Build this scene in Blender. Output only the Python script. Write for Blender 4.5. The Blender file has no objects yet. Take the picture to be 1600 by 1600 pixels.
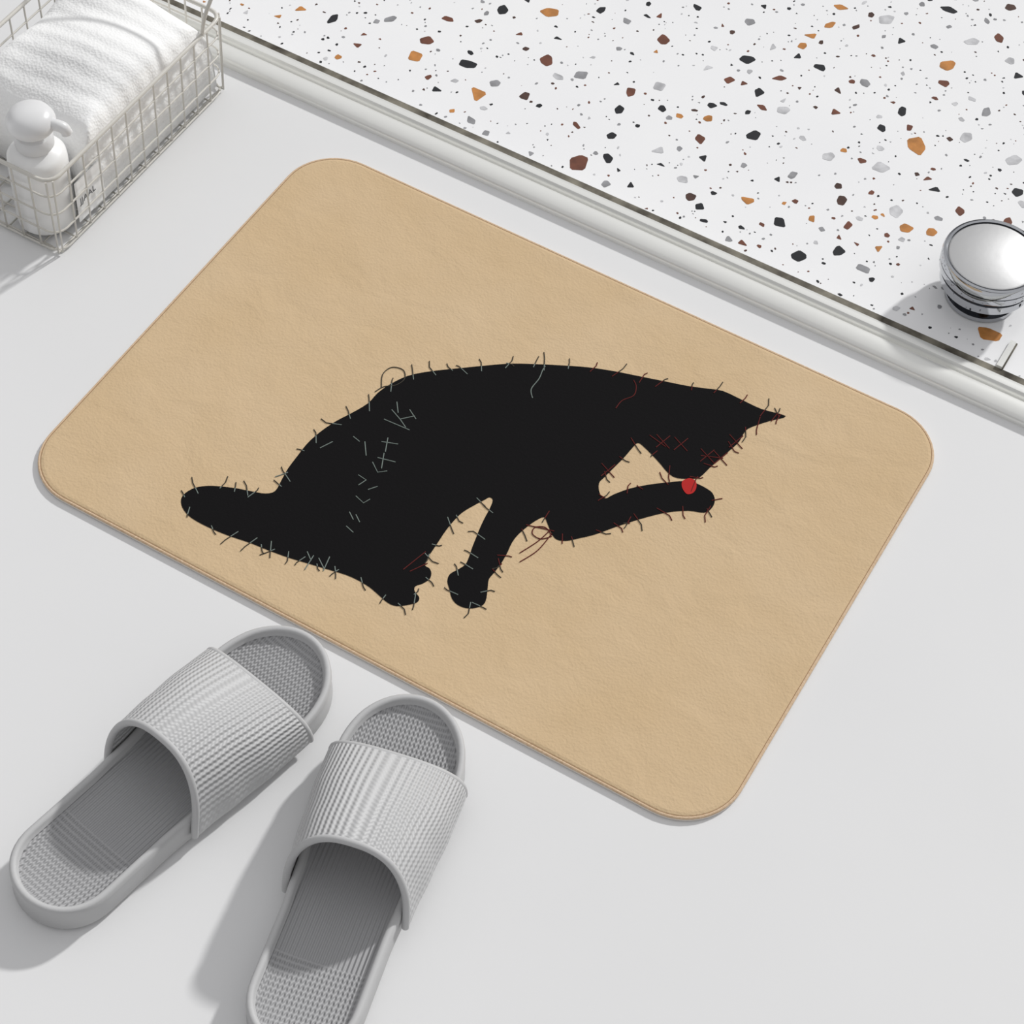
import bpy, math, random
from mathutils import Vector, Matrix
from mathutils.geometry import tessellate_polygon
random.seed(7)
sc=bpy.context.scene
sc.view_settings.view_transform='Standard'
sc.view_settings.look='None'

# ------------------------------------------------------------ camera survey
v1=Vector((-11274.,-5593.)); v2=Vector((3201.,-4368.))
F=math.sqrt(-(v1.dot(v2)))
AX=-Vector((v1.x,v1.y,F)).normalized()
AY=Vector((v2.x,v2.y,F)).normalized()
AZ=AX.cross(AY)
H=1.3435
def U(px,py,z=0.0):
    r=Vector(((px-800)/F,(py-800)/F,1))
    d=(z-H)/AZ.dot(r)
    P=r*d
    return Vector((P.dot(AX),P.dot(AY),z))
cam=bpy.data.cameras.new('camera'); co=bpy.data.objects.new('camera',cam)
sc.collection.objects.link(co)
cx=Vector((AX.x,AY.x,AZ.x)); cy=-Vector((AX.y,AY.y,AZ.y)); cz=-Vector((AX.z,AY.z,AZ.z))
M=Matrix((cx,cy,cz)).transposed().to_4x4(); M.translation=(0,0,H)
co.matrix_world=M
cam.sensor_width=36; cam.lens=36*F/1600; cam.clip_start=.01
sc.camera=co

# ------------------------------------------------------------ materials
def lin(c):
    return tuple(((v/255)/12.92 if v/255<.04045 else ((v/255+.055)/1.055)**2.4) for v in c)+(1,)
def mat(name,rgb,rough=.6,metal=0,bump=None,spec=.3,var=None,sheen=0,trans=0):
    m=bpy.data.materials.new(name); m.use_nodes=True
    nt=m.node_tree; b=nt.nodes['Principled BSDF']
    b.inputs['Base Color'].default_value=lin(rgb)
    b.inputs['Roughness'].default_value=rough
    b.inputs['Metallic'].default_value=metal
    b.inputs['Specular IOR Level'].default_value=spec
    b.inputs['Transmission Weight'].default_value=trans
    if sheen: b.inputs['Sheen Weight'].default_value=sheen
    tc=nt.nodes.new('ShaderNodeTexCoord')
    if bump:
        n=nt.nodes.new('ShaderNodeTexNoise'); n.inputs['Scale'].default_value=bump[0]; n.inputs['Detail'].default_value=6
        nt.links.new(tc.outputs['Object'],n.inputs['Vector'])
        bp=nt.nodes.new('ShaderNodeBump'); bp.inputs['Strength'].default_value=bump[1]; bp.inputs['Distance'].default_value=bump[2]
        nt.links.new(n.outputs['Fac'],bp.inputs['Height']); nt.links.new(bp.outputs['Normal'],b.inputs['Normal'])
    if var:
        n=nt.nodes.new('ShaderNodeTexNoise'); n.inputs['Scale'].default_value=var[0]; n.inputs['Detail'].default_value=4
        nt.links.new(tc.outputs['Object'],n.inputs['Vector'])
        rp=nt.nodes.new('ShaderNodeValToRGB')
        rp.color_ramp.elements[0].position=.3; rp.color_ramp.elements[1].position=.7
        rp.color_ramp.elements[0].color=lin(var[1]); rp.color_ramp.elements[1].color=lin(rgb)
        nt.links.new(n.outputs['Fac'],rp.inputs['Fac']); nt.links.new(rp.outputs['Color'],b.inputs['Base Color'])
    return m
m_floor=mat('floor_white',(232,232,232),.45,bump=(9,.15,.002),var=(2.5,(228,228,228)))
m_terr=mat('terrazzo_base',(250,250,250),.22,var=(6,(246,246,247)),spec=.5)
m_track=mat('track_aluminium',(240,240,236),.28,metal=.35,spec=.6,bump=(60,.05,.001))
m_dark=mat('track_gap',(62,58,50),.7,var=(60,(100,94,84)))
m_grime=mat('track_sealant_grime',(140,135,122),.7,var=(45,(52,46,38)))
m_chrome=mat('chrome',(188,190,194),.04,metal=1)
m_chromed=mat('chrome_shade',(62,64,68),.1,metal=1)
m_knobtop=mat('brushed_steel',(206,206,206),.5,metal=.7,bump=(150,.15,.0005))
m_wire=mat('white_wire',(214,211,203),.35,spec=.5)
m_plastic=mat('white_plastic',(246,246,245),.3,spec=.5)
m_clear=mat('frosted_plastic',(250,250,250),.3,spec=.5,trans=.2)
m_rim=mat('mat_edge',(222,197,168),.9,bump=(900,.5,.0005),var=(500,(204,174,140)))
m_side=mat('mat_side',(230,222,213),.9,bump=(900,.5,.0005))
m_seam=mat('mat_seam',(150,116,84),.9)
m_black=mat('cat_black',(21,20,21),.9,bump=(400,.35,.0008),spec=.1)
m_red=mat('print_red',(182,48,46),.9,spec=.1)
m_tgrey=mat('thread_grey',(126,136,130),.9,spec=.1)
m_tdark=mat('thread_dark',(74,70,62),.9,spec=.1)
m_tred=mat('thread_red',(100,44,42),.9,spec=.1)
m_ink=mat('label_ink',(110,112,114),.8)

# mat fabric : plush microfibre
m_mat=mat('mat_fabric',(214,188,152),.95,spec=.08,sheen=.12,var=(12,(209,182,144)))
nt=m_mat.node_tree; b=nt.nodes['Principled BSDF']; tc=nt.nodes.new('ShaderNodeTexCoord')
n1=nt.nodes.new('ShaderNodeTexNoise'); n1.inputs['Scale'].default_value=30; n1.inputs['Detail'].default_value=8; n1.inputs['Distortion'].default_value=.5
n2=nt.nodes.new('ShaderNodeTexNoise'); n2.inputs['Scale'].default_value=500; n2.inputs['Detail'].default_value=3
for n in (n1,n2): nt.links.new(tc.outputs['Object'],n.inputs['Vector'])
b1=nt.nodes.new('ShaderNodeBump'); b1.inputs['Strength'].default_value=.4; b1.inputs['Distance'].default_value=.0042
b2=nt.nodes.new('ShaderNodeBump'); b2.inputs['Strength'].default_value=.45; b2.inputs['Distance'].default_value=.001
nt.links.new(n1.outputs['Fac'],b1.inputs['Height']); nt.links.new(n2.outputs['Fac'],b2.inputs['Height'])
nt.links.new(b1.outputs['Normal'],b2.inputs['Normal']); nt.links.new(b2.outputs['Normal'],b.inputs['Normal'])

def towel_mat():
    m=mat('towel_terry',(251,251,250),.95,spec=.1,sheen=.2)
    nt=m.node_tree; b=nt.nodes['Principled BSDF']; tc=nt.nodes.new('ShaderNodeTexCoord')
    n2=nt.nodes.new('ShaderNodeTexVoronoi'); n2.inputs['Scale'].default_value=420
    n1=nt.nodes.new('ShaderNodeTexNoise'); n1.inputs['Scale'].default_value=30
    w=nt.nodes.new('ShaderNodeTexWave'); w.inputs['Scale'].default_value=18; w.inputs['Distortion'].default_value=2.5; w.bands_direction='Y'
    for n in (n1,n2,w): nt.links.new(tc.outputs['Object'],n.inputs['Vector'])
    prev=None
    for n,o,s,d in ((n1,'Fac',.4,.005),(w,'Fac',.35,.002),(n2,'Distance',.4,.001)):
        q=nt.nodes.new('ShaderNodeBump'); q.inputs['Strength'].default_value=s; q.inputs['Distance'].default_value=d
        nt.links.new(n.outputs[o],q.inputs['Height'])
        if prev: nt.links.new(prev.outputs['Normal'],q.inputs['Normal'])
        prev=q
    nt.links.new(prev.outputs['Normal'],b.inputs['Normal'])
    return m
m_towel=towel_mat()

def math_node(nt,op,a,bb=None,c=None):
    n=nt.nodes.new('ShaderNodeMath'); n.operation=op
    for i,v in enumerate((a,bb,c)):
        if v is None: continue
        if isinstance(v,(int,float)): n.inputs[i].default_value=v
        else: nt.links.new(v,n.inputs[i])
    return n.outputs[0]
def rib_mat(name,rgb,footbed):
    m=mat(name,rgb,.5,spec=.35)
    nt=m.node_tree; b=nt.nodes['Principled BSDF']
    tc=nt.nodes.new('ShaderNodeTexCoord'); sp=nt.nodes.new('ShaderNodeSeparateXYZ')
    nt.links.new(tc.outputs['Object' if footbed else 'UV'],sp.inputs[0])
    x,y=sp.outputs[0],sp.outputs[1]
    if footbed:
        sy=math_node(nt,'SINE',math_node(nt,'MULTIPLY',y,2*math.pi/.0032))
        sx=math_node(nt,'SINE',math_node(nt,'MULTIPLY',x,2*math.pi/.0042))
        ax=math_node(nt,'ABSOLUTE',math_node(nt,'SUBTRACT',x,.135))
        zone=math_node(nt,'GREATER_THAN',ax,.068)
        mod=math_node(nt,'ADD',math_node(nt,'MULTIPLY',math_node(nt,'MULTIPLY',sx,zone),.6),1.0)
        hgt=math_node(nt,'MULTIPLY',sy,mod)
    else:
        sy=math_node(nt,'SINE',math_node(nt,'MULTIPLY',x,2*math.pi*34))
        sx=math_node(nt,'SINE',math_node(nt,'MULTIPLY',y,2*math.pi*24))
        hgt=math_node(nt,'MULTIPLY',sy,math_node(nt,'ADD',math_node(nt,'MULTIPLY',sx,.35),1.0))
    q=nt.nodes.new('ShaderNodeBump'); q.inputs['Strength'].default_value=.8; q.inputs['Distance'].default_value=.0006
    nt.links.new(hgt,q.inputs['Height']); nt.links.new(q.outputs['Normal'],b.inputs['Normal'])
    return m
m_slip=mat('slipper_eva',(194,194,194),.55,bump=(300,.1,.0005))
m_foot=rib_mat('slipper_footbed',(172,172,173),True)
m_strap=rib_mat('slipper_strap',(200,200,200),False)

# ------------------------------------------------------------ helpers
def link(o,parent=None):
    sc.collection.objects.link(o)
    if parent is not None:
        o.parent=parent; o.matrix_parent_inverse=parent.matrix_basis.inverted()
    return o
def mesh(name,vs,fs,mats,parent=None,smooth=False,mi=None):
    me=bpy.data.meshes.new(name); me.from_pydata([tuple(v) for v in vs],[],fs)
    for m in (mats if isinstance(mats,list) else [mats]): me.materials.append(m)
    if mi: 
        for p,i in zip(me.polygons,mi): p.material_index=i
    if smooth:
        for p in me.polygons: p.use_smooth=True
    me.update()
    return link(bpy.data.objects.new(name,me),parent)
def empty(name,loc=(0,0,0),rz=0):
    e=bpy.data.objects.new(name,None); e.empty_display_size=.05
    e.location=loc; e.rotation_euler=(0,0,rz); sc.collection.objects.link(e)
    e.matrix_basis=Matrix.Translation(Vector(loc))@Matrix.Rotation(rz,4,'Z')
    return e
def tube(name,lines,rad,m,parent=None,cyc=False,res=3):
    cu=bpy.data.curves.new(name,'CURVE'); cu.dimensions='3D'; cu.bevel_depth=rad; cu.bevel_resolution=res; cu.use_fill_caps=True
    for pts in lines:
        s=cu.splines.new('POLY'); s.points.add(len(pts)-1)
        for i,p in enumerate(pts): s.points[i].co=(p[0],p[1],p[2],1)
        s.use_cyclic_u=cyc
    cu.materials.append(m)
    return link(bpy.data.objects.new(name,cu),parent)
def lathe(name,prof,c,m,parent=None,seg=64,mi=None):
    vs=[];fs=[];idx=[]
    for r,z in prof:
        for k in range(seg):
            a=2*math.pi*k/seg; vs.append((c[0]+r*math.cos(a),c[1]+r*math.sin(a),c[2]+z))
    for i in range(len(prof)-1):
        for k in range(seg):
            k2=(k+1)%seg; fs.append((i*seg+k,i*seg+k2,(i+1)*seg+k2,(i+1)*seg+k)); idx.append(mi[i] if mi else 0)
    fs.append(tuple(range(seg-1,-1,-1))); idx.append(0)
    t=(len(prof)-1)*seg; fs.append(tuple(range(t,t+seg))); idx.append(mi[-1] if mi else 0)
    o=mesh(name,vs,fs,m,parent,True,idx)
    o.data.set_sharp_from_angle(angle=math.radians(35))
    return o
def catmull(P,n=4,closed=True):
    out=[];L=len(P)
    for i in range(L if closed else L-1):
        if closed: a,b_,c,d=P[i-1],P[i],P[(i+1)%L],P[(i+2)%L]
        else: a,b_,c,d=P[max(i-1,0)],P[i],P[i+1],P[min(i+2,L-1)]
        for k in range(n):
            t=k/n
            out.append(tuple(.5*(2*b_[j]+(c[j]-a[j])*t+(2*a[j]-5*b_[j]+4*c[j]-d[j])*t*t+(3*b_[j]-a[j]-3*c[j]+d[j])*t**3) for j in range(len(b_))))
    if not closed: out.append(tuple(P[-1]))
    return out
def flat(name,pts,m,parent):
    tri=tessellate_polygon([[Vector(p) for p in pts]])
    fs=[]
    for t in tri:
        a,b_,c=[Vector(pts[i]) for i in t]
        fs.append(tuple(t) if (b_-a).cross(c-a).z>0 else tuple(reversed(t)))
    return mesh(name,pts,fs,m,parent)

# ------------------------------------------------------------ floor, shower track, terrazzo
Y0=1.181
mesh('floor',[(-2,-.8,0),(1.8,-.8,0),(1.8,Y0+.006,0),(-2,Y0+.006,0),(-2,-.8,-.03),(1.8,-.8,-.03),(1.8,Y0+.006,-.03),(-2,Y0+.006,-.03)],
     [(0,1,2,3),(7,6,5,4),(0,4,5,1),(1,5,6,2),(2,6,7,3),(3,7,4,0)],m_floor)
prof=[(0,-.002),(0,.004),(.0015,.0065),(.004,.008),(.008,.0092),(.014,.0095),(.0175,.0085),(.0190,.0050),(.0215,.0046),(.0230,.0085),(.0245,.0105),(.0290,.0108),(.0315,.0098),(.0322,.006),(.0322,-.002)]
def extr(name,prof,m,y0,parent=None):
    vs=[];n=len(prof)
    for x in (-2,1.8):
        for dy,z in prof: vs.append((x,y0+dy,z))
    fs=[(i,(i+1)%n,n+(i+1)%n,n+i) for i in range(n)]
    fs=[tuple(reversed(f)) for f in fs]
    fs.append(tuple(range(n))); fs.append(tuple(range(2*n-1,n-1,-1)))
    o=mesh(name,vs,fs,m,parent,True); o.data.set_sharp_from_angle(angle=math.radians(40)); return o
tr=empty('shower_door_track',(0,Y0,0))
extr('track_profile',prof,m_track,Y0,tr)
extr('track_gap',[(.0322,-.004),(.0322,.0012),(.0350,.0012),(.0350,-.004)],m_dark,Y0,tr)
extr('track_back_lip',[(.0350,-.004),(.0350,.0035),(.0355,.0040),(.0376,.0040),(.0382,.0035),(.0382,-.004)],m_track,Y0,tr)
extr('track_sealant',[(.0382,-.004),(.0382,.0034),(.0446,.0034),(.0446,-.004)],m_grime,Y0,tr)
TY=Y0+.0446; TZ=.003
vs=[(-2,TY,TZ),(1.8,TY,TZ),(1.8,2.9,TZ),(-2,2.9,TZ),(-2,TY,-.03),(1.8,TY,-.03),(1.8,2.9,-.03),(-2,2.9,-.03)]
fs=[(0,1,2,3),(7,6,5,4),(0,4,5,1),(1,5,6,2),(2,6,7,3),(3,7,4,0)]; mi=[0]*6
chipcols={'b':(40,42,46),'r':(126,78,60),'o':(212,144,78),'g':(165,165,168),'l':(218,218,220),'d':(88,64,56)}
keys=list(chipcols); cm=[m_terr]+[mat('chip_'+k,chipcols[k],.3,var=(90,tuple(int(v*.8) for v in chipcols[k])),spec=.4) for k in keys]
grid={}
def chip(x,y,r,k):
    if y-r*1.2<TY: return
    gx,gy=int(x/.03),int(y/.03)
    for i in (-1,0,1):
        for j in (-1,0,1):
            for (a,b_,c) in grid.get((gx+i,gy+j),()):
                if (a-x)**2+(b_-y)**2<(c+r*1.15)**2: return
    grid.setdefault((gx,gy),[]).append((x,y,r*1.15))
    n=random.choice([3,4,5,5,6]); base=[]
    ph=random.random()*6.28; st=random.uniform(.55,1); ang=random.random()*3.14
    for i in range(n):
        a=ph+2*math.pi*i/n+random.uniform(-.35,.35); rr=r*random.uniform(.8,1.2)
        u,v=rr*math.cos(a),rr*st*math.sin(a)
        base.append((x+u*math.cos(ang)-v*math.sin(ang),y+u*math.sin(ang)+v*math.cos(ang)))
    pts=[]
    for i in range(n):
        p,q=base[i],base[(i+1)%n]
        for t in (.15,.85): pts.append((p[0]+(q[0]-p[0])*t,p[1]+(q[1]-p[1])*t,TZ+.00015))
    s=len(vs); vs.extend(pts); fs.append(tuple(range(s,s+len(pts)))); mi.append(1+keys.index(k))
big=[(858,20,'o',15),(787,15,'b',11),(730,100,'b',12),(683,140,'b',9),(648,88,'o',13),(668,74,'o',8),(747,146,'o',15),(773,130,'g',8),
(735,188,'g',8),(760,208,'g',7),(855,95,'r',11),(870,60,'b',8),(908,118,'g',10),(905,255,'r',14),(950,248,'b',9),(957,212,'b',7),(968,172,'b',9),
(985,143,'r',9),(900,196,'r',7),(1035,170,'b',8),(1038,62,'r',11),(1030,25,'r',7),(1090,12,'b',8),(1172,34,'g',8),(1168,93,'b',10),(1140,125,'r',11),
(1218,122,'r',10),(1186,145,'b',11),(1178,212,'b',11),(1192,168,'r',8),(1245,88,'b',8),(1282,105,'b',8),(1268,55,'o',10),(1315,12,'o',12),(1338,42,'d',8),
(1410,65,'b',9),(1352,130,'g',9),(1310,142,'d',8),(1305,176,'r',10),(1410,174,'b',9),(1432,228,'o',17),(1420,200,'r',7),(1378,200,'b',8),(1480,102,'o',14),
(1475,130,'r',8),(1482,15,'b',11),(1580,12,'d',9),(1518,65,'l',11),(1583,250,'l',13),(1030,235,'l',11),(1095,217,'r',10),(1100,248,'b',8),(1118,262,'l',11),
(1080,308,'d',7),(1218,347,'b',13),(1268,342,'o',7),(1325,352,'r',9),(1295,245,'l',11),(1375,262,'l',12),(1460,296,'b',8),(1448,280,'r',7),(1545,522,'o',19),
(1510,215,'l',10),(1590,120,'b',9),(1560,60,'r',10),(1540,175,'g',10),(1385,30,'l',12),(940,15,'b',9),(610,30,'g',9),(560,70,'r',8),(520,30,'b',10),
(470,15,'o',10),(700,30,'r',9),(820,150,'d',8),(1160,380,'r',8),(1250,400,'b',10),(1400,330,'l',11),(1350,420,'g',9),(1590,300,'b',9),(1500,330,'r',8),(985,290,'b',8),(1490,545,'g',10)]
for px,py,k,r in big:
    p=U(px,py,TZ); chip(p.x,p.y,r*1.25/1750,k)
for i in range(11000):
    x=random.uniform(-1.2,.7); y=random.uniform(TY,2.1)
    if i<480: r=random.uniform(.0042,.0070); k=random.choice('brolgdblr')
    elif i<2200: r=random.uniform(.0022,.0042); k=random.choice('brlgdbglro')
    else: r=random.uniform(.0006,.0019); k=random.choice('bgdrbglb')
    chip(x,y,r,k)
mesh('terrazzo_floor',vs,fs,cm,None,False,mi)

# ------------------------------------------------------------ bath mat
T=.0046
c=[U(498,222,T),U(1488,676,T),U(1112,1317,T),U(19,737,T)]
xmin=(c[0].x+c[3].x)/2; xmax=(c[1].x+c[2].x)/2; ymax=(c[0].y+c[1].y)/2; ymin=(c[2].y+c[3].y)/2
def rrect(off,rad,z,n=12):
    out=[]; r=rad-off
    for (ccx,ccy,a0) in ((xmax-rad,ymax-rad,0),(xmin+rad,ymax-rad,90),(xmin+rad,ymin+rad,180),(xmax-rad,ymin+rad,270)):
        for i in range(n+1):
            a=math.radians(a0+90*i/n); out.append((ccx+r*math.cos(a),ccy+r*math.sin(a),z))
    return out
bm=empty('bath_mat',((xmin+xmax)/2,(ymin+ymax)/2,0))
RAD=.047
def mstack(name,levels,mats,mi):
    vs=[];fs=[];ix=[]
    for off,z in levels: vs+=rrect(off,RAD,z)
    n=52
    for i in range(len(levels)-1):
        for k in range(n): fs.append((i*n+k,i*n+(k+1)%n,(i+1)*n+(k+1)%n,(i+1)*n+k)); ix.append(mi[i])
    fs.append(tuple(range(n-1,-1,-1))); ix.append(mi[0])
    t=(len(levels)-1)*n; fs.append(tuple(range(t,t+n))); ix.append(mi[-1])
    return mesh(name,vs,fs,mats,bm,False,ix)
mstack('mat_pad',[(.0015,0.0003),(0,.0010),(0,.0028),(.0004,.0038),(.0010,.0041),(.0020,.0040),(.0023,.0038),(.0030,.0042),(.005,T)],[m_mat,m_rim,m_side],[2,2,1,1,1,1,0,0,0])
tube('mat_seam',[rrect(.0022,RAD,.0038)],.00028,m_seam,bm,True)

Z=T+.0003
cat=[(1228,650),(1190,639),(1160,625),(1130,611),(1105,607),(1075,603),(1040,596),(1000,588),(960,580),(920,574),(880,571),(840,569),(800,568),(760,571),(720,575),(690,578),(660,582),(635,588),(610,600),(590,614),(575,630),(550,645),(525,658),(500,675),(480,693),(465,712),(450,732),(440,750),(430,767),(415,771),(395,768),(370,763),(345,760),(325,759),(305,762),(290,770),(283,780),(285,793),(295,806),(312,817),(335,828),(360,838),(390,848),(420,860),(450,871),(480,880),(510,889),(540,898),(560,907),(578,918),(592,930),(606,942),(620,947),(638,945),(652,941),(655,933),(648,924),(649,916),(660,912),(671,905),(674,896),(671,888),(664,883),(668,872),(676,860),(686,845),(696,830),(708,815),(722,801),(740,790),(757,781),(765,777),(770,782),(765,795),(757,810),(750,825),(744,840),(738,855),(733,870),(727,882),(715,890),(703,897),(699,908),(702,920),(706,935),(715,945),(728,950),(742,950),(755,945),(760,935),(762,918),(764,905),(772,895),(782,882),(792,865),(800,848),(810,835),(825,822),(838,813),(850,808),(855,817),(862,834),(870,843),(885,845),(905,841),(930,835),(960,824),(1000,811),(1040,801),(1075,798),(1100,801),(1112,794),(1117,782),(1113,770),(1102,762),(1090,756),(1078,752),(1060,752),(1040,754),(1015,757),(985,763),(960,772),(945,779),(937,770),(936,755),(945,745),(960,730),(975,715),(988,700),(997,692),(1008,700),(1020,712),(1032,725),(1043,738),(1055,746),(1072,748),(1090,747),(1100,740),(1110,730),(1125,717),(1140,704),(1155,690),(1165,673),(1180,665),(1205,657)]
pts=[tuple(U(x,y,Z)) for x,y in catmull(cat,3)]
flat('cat_print',pts,m_black,bm)
tg=catmull([(1067,751),(1078,747),(1087,752),(1088,762),(1083,770),(1074,772),(1068,766),(1065,758)],4)
flat('red_tongue',[tuple(U(x,y,Z+.0003)) for x,y in tg],m_red,bm)
Zt=Z+.0001
th={'g':[], 'k':[], 'r':[]}
def st(k,*P,sm=False):
    if sm: P=catmull([tuple(p) for p in P],6,False)
    th[k].append([tuple(U(x,y,Zt)) for x,y in P])
L=len(cat); acc=0; nxt=14
for i in range(L):
    a,b_=cat[i],cat[(i+1)%L]; d=math.hypot(b_[0]-a[0],b_[1]-a[1]); 
    while nxt<=acc+d:
        t=(nxt-acc)/d; x=a[0]+(b_[0]-a[0])*t; y=a[1]+(b_[1]-a[1])*t
        an=math.atan2(b_[1]-a[1],b_[0]-a[0])+math.pi/2+random.uniform(-.85,.85)
        k='r' if x>920 or (x>770 and y>800) else 'g'
        def one(an):
            lo,li=random.choice((random.uniform(8,14),random.uniform(3,20))),random.uniform(3,16)
            bend=random.uniform(-.35,.35)
            o1=(x+math.cos(an)*lo*.5,y+math.sin(an)*lo*.5); o2=(x+math.cos(an+bend)*lo,y+math.sin(an+bend)*lo)
            st('k' if k=='g' or random.random()<.5 else 'r',(x,y),o1,o2)
            st(k,(x-math.cos(an)*li,y-math.sin(an)*li),(x,y))
        one(an)
        if random.random()<.08: one(an+1.1)
        nxt+=random.choice((random.uniform(12,22),random.uniform(28,48),random.uniform(28,48)))
    acc+=d
for s in [((612,640),(625,655),(634,668)),((625,655),(648,650)),((552,682),(562,690)),((570,690),(572,712)),((596,690),(622,694)),((606,684),(602,706)),((590,715),(618,722)),((600,708),(596,732)),
 ((582,722),(590,738),(605,736)),((560,742),(572,750),(560,758)),((556,775),(568,786),(578,780)),((546,800),(552,812)),((556,804),(562,816)),((541,822),(552,832)),((480,862),(486,876)),((498,872),(506,888)),((620,628),(622,645)),
 ((515,870),(505,892)),((490,868),(476,890)),((600,655),(640,672)),((640,640),(650,655)),((575,765),(590,760)),((430,745),(450,738)),((500,700),(520,690))]:
    st('g',*s)
st('k',(596,605),(598,585),(612,574),(630,578),(632,592),(618,602),(600,604),(586,612),sm=True)
st('g',(832,622),(830,608),(842,592),(848,578),(852,572),sm=True)
st('r',(962,638),(972,626),(990,618),(994,604),(990,594),sm=True)
st('r',(862,838),(845,842),(832,834),(836,824),(852,824),(862,836),sm=True)
st('r',(860,828),(840,846),(812,864),sm=True); st('r',(862,834),(840,860),(812,878),sm=True); st('r',(866,830),(850,826),(822,820),sm=True)
st('r',(630,890),(665,862)); st('r',(640,893),(668,880))
for x,y in ((1036,690),(1064,694),(1105,712),(1126,716),(1150,690),(950,735)):
    st('r',(x-10,y-11),(x+10,y+11)); st('r',(x+11,y-9),(x-11,y+9))
st('r',(1095,712),(1130,716)); st('r',(1015,680),(1040,698))
for k,m in (('g',m_tgrey),('k',m_tdark),('r',m_tred)):
    tube('stitches_'+{'g':'grey','k':'dark','r':'red'}[k],th[k],.00042,m,bm,False,1)

# ------------------------------------------------------------ slippers
SL=.276
def hw(x):
    t=max(0,min(1,x/SL)); K=[.0385,.0385,.0385,.0385,.0400,.0425,.0450,.0458,.0450,.044]
    f=t*(len(K)-1); i=min(int(f),len(K)-2); u=f-i; u=u*u*(3-2*u)
    w=K[i]*(1-u)+K[i+1]*u
    a=.040; 
    if x<a: w*=max(0,1-((a-x)/a)**2.2)**.5
    bq=.055; xx=SL-x
    if xx<bq: w*=max(0,1-((bq-xx)/bq)**2.2)**.5
    return w
def outline(off):
    N=48; xs=[SL*(1-math.cos(math.pi*i/N))/2 for i in range(N+1)]
    base=[(x,hw(x)) for x in xs]+[(x,-hw(x)) for x in reversed(xs[1:-1])]
    n=len(base); out=[]
    for i in range(n):
        p,q=base[i-1],base[(i+1)%n]; tx,ty=q[0]-p[0],q[1]-p[1]; l=math.hypot(tx,ty)
        nx,ny=ty/l,-tx/l
        out.append((base[i][0]+nx*off,base[i][1]+ny*off))
    return out
def lift(x):
    t=x/SL
    return .004*max(0,(t-.72)/.28)**2+.002*max(0,(.2-t)/.2)**2
def slipper(name,heel,ang):
    e=empty(name,heel,ang)
    lv=[(.006,0,0),(.002,.001,0),(0,.005,0),(.0010,.013,.6),(.0003,.021,1),(.0008,.0255,1),(.0024,.0268,1),(.0046,.0266,1),(.0058,.0252,1),(.0066,.0212,1),(.0090,.0200,1)]
    vs=[];fs=[];mi=[]
    rings=[]
    for off,z,lf in lv:
        rings.append([(x,y,z+lf*lift(x)) for x,y in outline(off)])
    last=outline(.0090)
    for s in (.8,.6,.4,.2,.04):
        rings.append([(SL/2+(x-SL/2)*(1-(1-s)*.75),y*s,.0200-.0026*(1-s*s)+lift(SL/2+(x-SL/2)*(1-(1-s)*.75))) for x,y in last])
    n=len(rings[0])
    for r in rings: vs+=r
    for i in range(len(rings)-1):
        for k in range(n):
            fs.append((i*n+k,(i+1)*n+k,(i+1)*n+(k+1)%n,i*n+(k+1)%n)); mi.append(1 if i>=9 else 0)
    fs.append(tuple(range(n))); mi.append(0)
    t=(len(rings)-1)*n; fs.append(tuple(range(t+n-1,t-1,-1))); mi.append(1)
    o=mesh('sole',vs,fs,[m_slip,m_foot],None,True,mi); o.parent=e
    NU,NV=56,20; tv=[];tf=[];uv=[]
    for j in range(NV+1):
        v=j/NV
        for i in range(NU+1):
            u=i/NU; th_=math.pi*u; s=math.sin(th_)
            xh=.113+.016*s; xt=.220-.008*s
            x=xh+(xt-xh)*v
            w=hw(x)+.0026
            top=.074-.024*v+.004*math.sin(math.pi*v)
            cth=math.cos(th_)
            y=-w*math.copysign(abs(cth)**.8,cth)
            z=.010+(top-.010)*(max(s,0)**.72)
            tv.append((x,y,z)); uv.append((u,v))
    for j in range(NV):
        for i in range(NU):
            a=j*(NU+1)+i; tf.append((a,a+NU+1,a+NU+2,a+1))
    so=mesh('strap',tv,tf,[m_strap,m_slip],None,True); so.parent=e
    ul=so.data.uv_layers.new(name='UVMap')
    for lp in so.data.loops: ul.data[lp.index].uv=uv[lp.vertex_index]
    md=so.modifiers.new('s','SOLIDIFY'); md.thickness=.0045; md.offset=0; md.material_offset_rim=1
    bv=so.modifiers.new('b','BEVEL'); bv.width=.0014; bv.segments=3; bv.limit_method='ANGLE'; bv.angle_limit=math.radians(50)
    for nm,j in (('strap_edge_back',0),('strap_edge_front',NV)):
        t_=tube(nm,[[tv[j*(NU+1)+i] for i in range(NU+1)]],.0027,m_slip,None,False,4); t_.parent=e
    return e
def place(name,toe,heel):
    d=(toe-heel); a=math.atan2(d.y,d.x)
    return slipper(name,(toe.x-SL*math.cos(a),toe.y-SL*math.sin(a),0),a)
place('slipper',Vector((-.4925,.7010,0)),Vector((-.5420,.4284,0)))
place('slipper',Vector((-.4000,.7000,0)),Vector((-.3445,.4540,0)))

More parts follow.
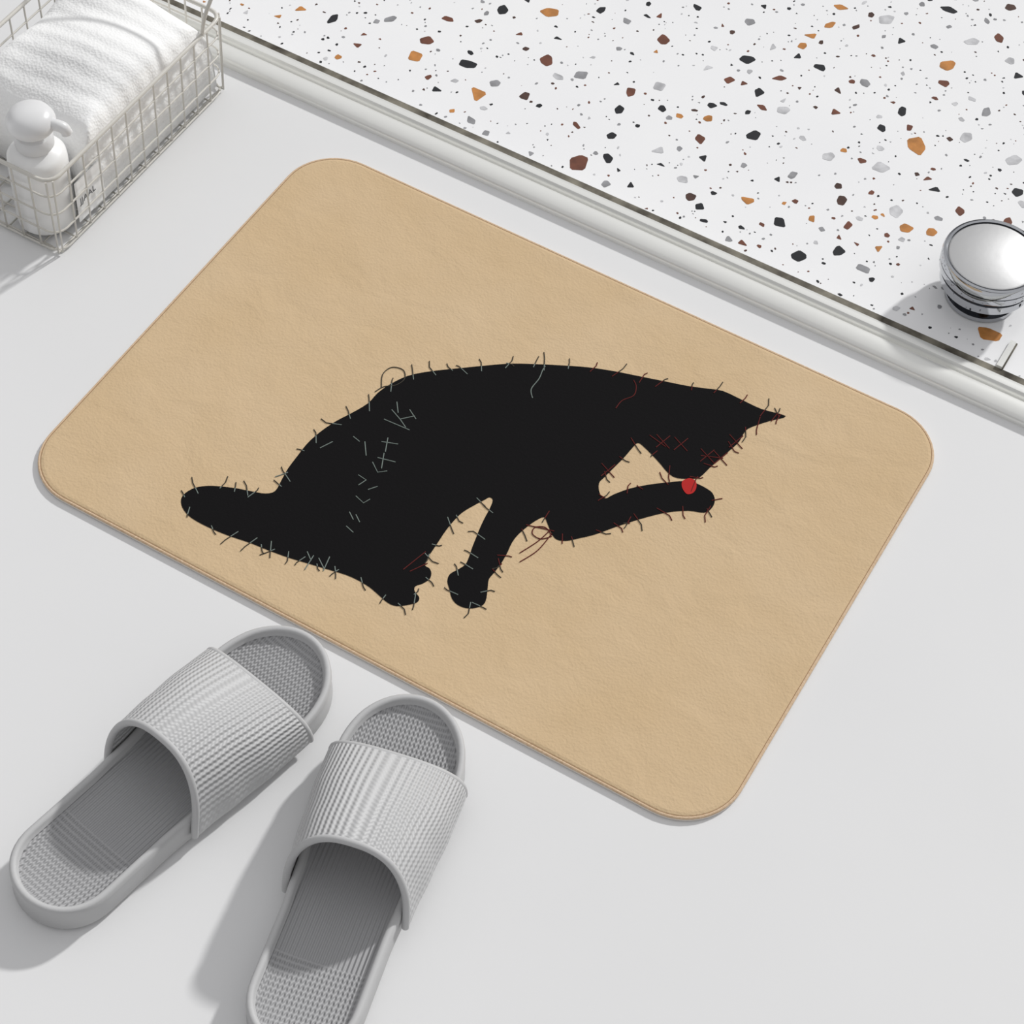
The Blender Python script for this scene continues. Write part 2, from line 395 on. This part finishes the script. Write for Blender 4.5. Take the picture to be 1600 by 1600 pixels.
# ------------------------------------------------------------ wire basket
bx0,bx1,by0,by1,bh=-1.03,-.8821,.9180,1.158,.0850
bk=empty('wire_basket',((bx0+bx1)/2,(by0+by1)/2,0))
def rect(z,i=0,r=.012):
    out=[]
    for ccx,ccy,a0 in ((bx1-i-r,by1-i-r,0),(bx0+i+r,by1-i-r,90),(bx0+i+r,by0+i+r,180),(bx1-i-r,by0+i+r,270)):
        for k in range(5):
            a=math.radians(a0+22.5*k); out.append((ccx+r*math.cos(a),ccy+r*math.sin(a),z))
    return out
tube('rim',[rect(bh)],.0018,m_wire,bk,True)
tube('rings',[rect(z,.0015*(1-z/bh)) for z in (.003,.024,.045,.066)],.0009,m_wire,bk,True)
ln=[]
ny=12; nx=8
for i in range(ny+1):
    y=by0+.004+(by1-by0-.008)*i/ny
    ln.append([(bx1,y,bh),(bx1-.0015,y,.003),(bx0+.0015,y,.003),(bx0,y,bh)])
for i in range(nx+1):
    x=bx0+.004+(bx1-bx0-.008)*i/nx
    ln.append([(x,by0,bh),(x,by0+.0015,.003),(x,by1-.0015,.003),(x,by1,bh)])
tube('wires',ln,.0009,m_wire,bk)
hd=catmull([(bx1,by1-.03,bh),(bx1+.003,by1-.028,bh+.02),(bx1+.004,by1-.012,bh+.04),(bx1+.002,by1-.002,bh+.05),(bx1-.02,by1+.001,bh+.055),(bx0+.02,by1+.001,bh+.055),(bx0,by1,bh)],5,False)
tube('handle',[hd],.0017,m_wire,bk)

# towel
N=70; tv=[];tf=[]
tx0,tx1,ty0,ty1=-1.022,-.8875,.978,1.150
for j in range(N+1):
    for i in range(N+1):
        u=-1+2*i/N; v=-1+2*j/N
        uu=math.copysign(abs(u)**.75,u); vv=math.copysign(abs(v)**.75,v)
        x=(tx0+tx1)/2+uu*(tx1-tx0)/2; y=(ty0+ty1)/2+vv*(ty1-ty0)/2
        e1=(max(0,1-abs(u)**9))**.4; e2=(max(0,1-abs(v)**7))**.4
        hh=.080+.006*math.sin(x*30+y*22)+.005*math.sin(y*55-x*20)+.010*max(0,v)
        z=.008+hh*min(e1,e2)*(.25*max(e1,e2)+.75)
        if v<0: y+= -.010*(u+1)/2*(-v)**2+ .006*math.sin(z*90)*(-v)**6
        tv.append((x,y,z))
for j in range(N):
    for i in range(N):
        a=j*(N+1)+i; tf.append((a,a+1,a+N+2,a+N+1))
b0=[i for i in range(N+1)]+[ (j)*(N+1)+N for j in range(1,N+1)]+[N*(N+1)+i for i in range(N-1,-1,-1)]+[j*(N+1) for j in range(N-1,0,-1)]
tf.append(tuple(reversed(b0)))
mesh('folded_towel',tv,tf,m_towel,None,True)

# pump bottle
pc=(-.918,.9465,.0045)
pb=empty('pump_bottle',pc)
lathe('bottle_body',[(.0215,0),(.0240,.002),(.0245,.006),(.0245,.066),(.0240,.072),(.0205,.077),(.0130,.080),(.0115,.082),(.0115,.085)],pc,m_plastic,pb)
lathe('pump_collar',[(.0150,.0825),(.0158,.084),(.0158,.091),(.0140,.094),(.006,.095),(.006,.102)],pc,m_clear,pb)
lathe('pump_head',[(.006,.100),(.0180,.102),(.0200,.106),(.0197,.110),(.0170,.115),(.0110,.1185),(.003,.1195)],pc,m_clear,pb)
tube('pump_nozzle',[catmull([(pc[0]+.002,pc[1]+.002,pc[2]+.109),(pc[0]+.020,pc[1]+.006,pc[2]+.109),(pc[0]+.026,pc[1]+.008,pc[2]+.107),(pc[0]+.028,pc[1]+.009,pc[2]+.102)],5,False)],.0048,m_clear,pb)
tx=bpy.data.curves.new('label_text','FONT'); tx.body='JJAAL'; tx.size=.009; tx.extrude=.00005; tx.materials.append(m_ink)
to=bpy.data.objects.new('label_text',tx)
lb=empty('care_label',(-.8858,.962,.03))
mesh('tag',[(-.8858,.950,.012),(-.8858,.985,.012),(-.8858,.985,.056),(-.8858,.950,.056),(-.8864,.950,.012),(-.8864,.985,.012),(-.8864,.985,.056),(-.8864,.950,.056)],[(0,1,2,3),(7,6,5,4),(0,4,5,1),(1,5,6,2),(2,6,7,3),(3,7,4,0)],m_plastic,lb)
to.rotation_euler=(math.pi/2,0,math.pi/2); to.location=(-.8856,.9535,.030)
sc.collection.objects.link(to); to.parent=lb; to.matrix_parent_inverse=lb.matrix_basis.inverted()

# ------------------------------------------------------------ chrome knob
kc=U(1536,450,TZ+.01); kc=(kc.x,kc.y,TZ)
kn=empty('chrome_shower_knob',kc)
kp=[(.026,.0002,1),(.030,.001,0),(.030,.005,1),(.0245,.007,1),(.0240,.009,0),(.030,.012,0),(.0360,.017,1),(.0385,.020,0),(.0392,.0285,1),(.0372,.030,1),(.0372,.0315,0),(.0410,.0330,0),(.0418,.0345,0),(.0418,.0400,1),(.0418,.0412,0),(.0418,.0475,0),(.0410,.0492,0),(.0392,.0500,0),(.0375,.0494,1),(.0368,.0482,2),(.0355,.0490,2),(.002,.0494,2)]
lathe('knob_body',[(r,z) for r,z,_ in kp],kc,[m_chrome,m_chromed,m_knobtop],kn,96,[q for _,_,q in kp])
# slim door-edge strip that meets the track
a=U(1560,566,TZ)
def bar(name,x0,x1,y0,y1,z0,z1,m,parent):
    v=[(x0,y0,z0),(x1,y0,z0),(x1,y1,z0),(x0,y1,z0),(x0,y0,z1),(x1,y0,z1),(x1,y1,z1),(x0,y1,z1)]
    return mesh(name,v,[(3,2,1,0),(4,5,6,7),(0,1,5,4),(1,2,6,5),(2,3,7,6),(3,0,4,7)],m,parent)
ds=empty('door_edge_strip',(a.x,TY,TZ))
bar('strip',a.x,a.x+.005,TY,kc[1]-.034,TZ,TZ+.003,m_track,ds)
bar('strip_seal',a.x+.005,a.x+.0062,TY,kc[1]-.034,TZ,TZ+.002,m_grime,ds)

# ------------------------------------------------------------ light
w=bpy.data.worlds.new('world'); sc.world=w; w.use_nodes=True
nt=w.node_tree; bg=nt.nodes['Background']
tc=nt.nodes.new('ShaderNodeTexCoord'); sp=nt.nodes.new('ShaderNodeSeparateXYZ'); rp=nt.nodes.new('ShaderNodeValToRGB')
nt.links.new(tc.outputs['Generated'],sp.inputs[0])
nt.links.new(sp.outputs[2],rp.inputs['Fac']); nt.links.new(rp.outputs['Color'],bg.inputs['Color'])
e=rp.color_ramp.elements; e[0].position=0; e[0].color=(.10,.10,.105,1); e[1].position=1; e[1].color=(.74,.74,.75,1)
x=e.new(.25); x.color=(.20,.20,.21,1)
x=e.new(.45); x.color=(.58,.58,.59,1)
bg.inputs['Strength'].default_value=.86
s=bpy.data.lights.new('sun','SUN'); s.energy=2.25; s.angle=math.radians(3); s.color=(1,.995,.985)
so=bpy.data.objects.new('sun',s); sc.collection.objects.link(so)
el=math.radians(33); dv=Vector((-.28,-1,0)).normalized()*math.cos(el)+Vector((0,0,-math.sin(el)))
so.rotation_euler=dv.to_track_quat('-Z','Y').to_euler(); so.location=(.5,2,2)
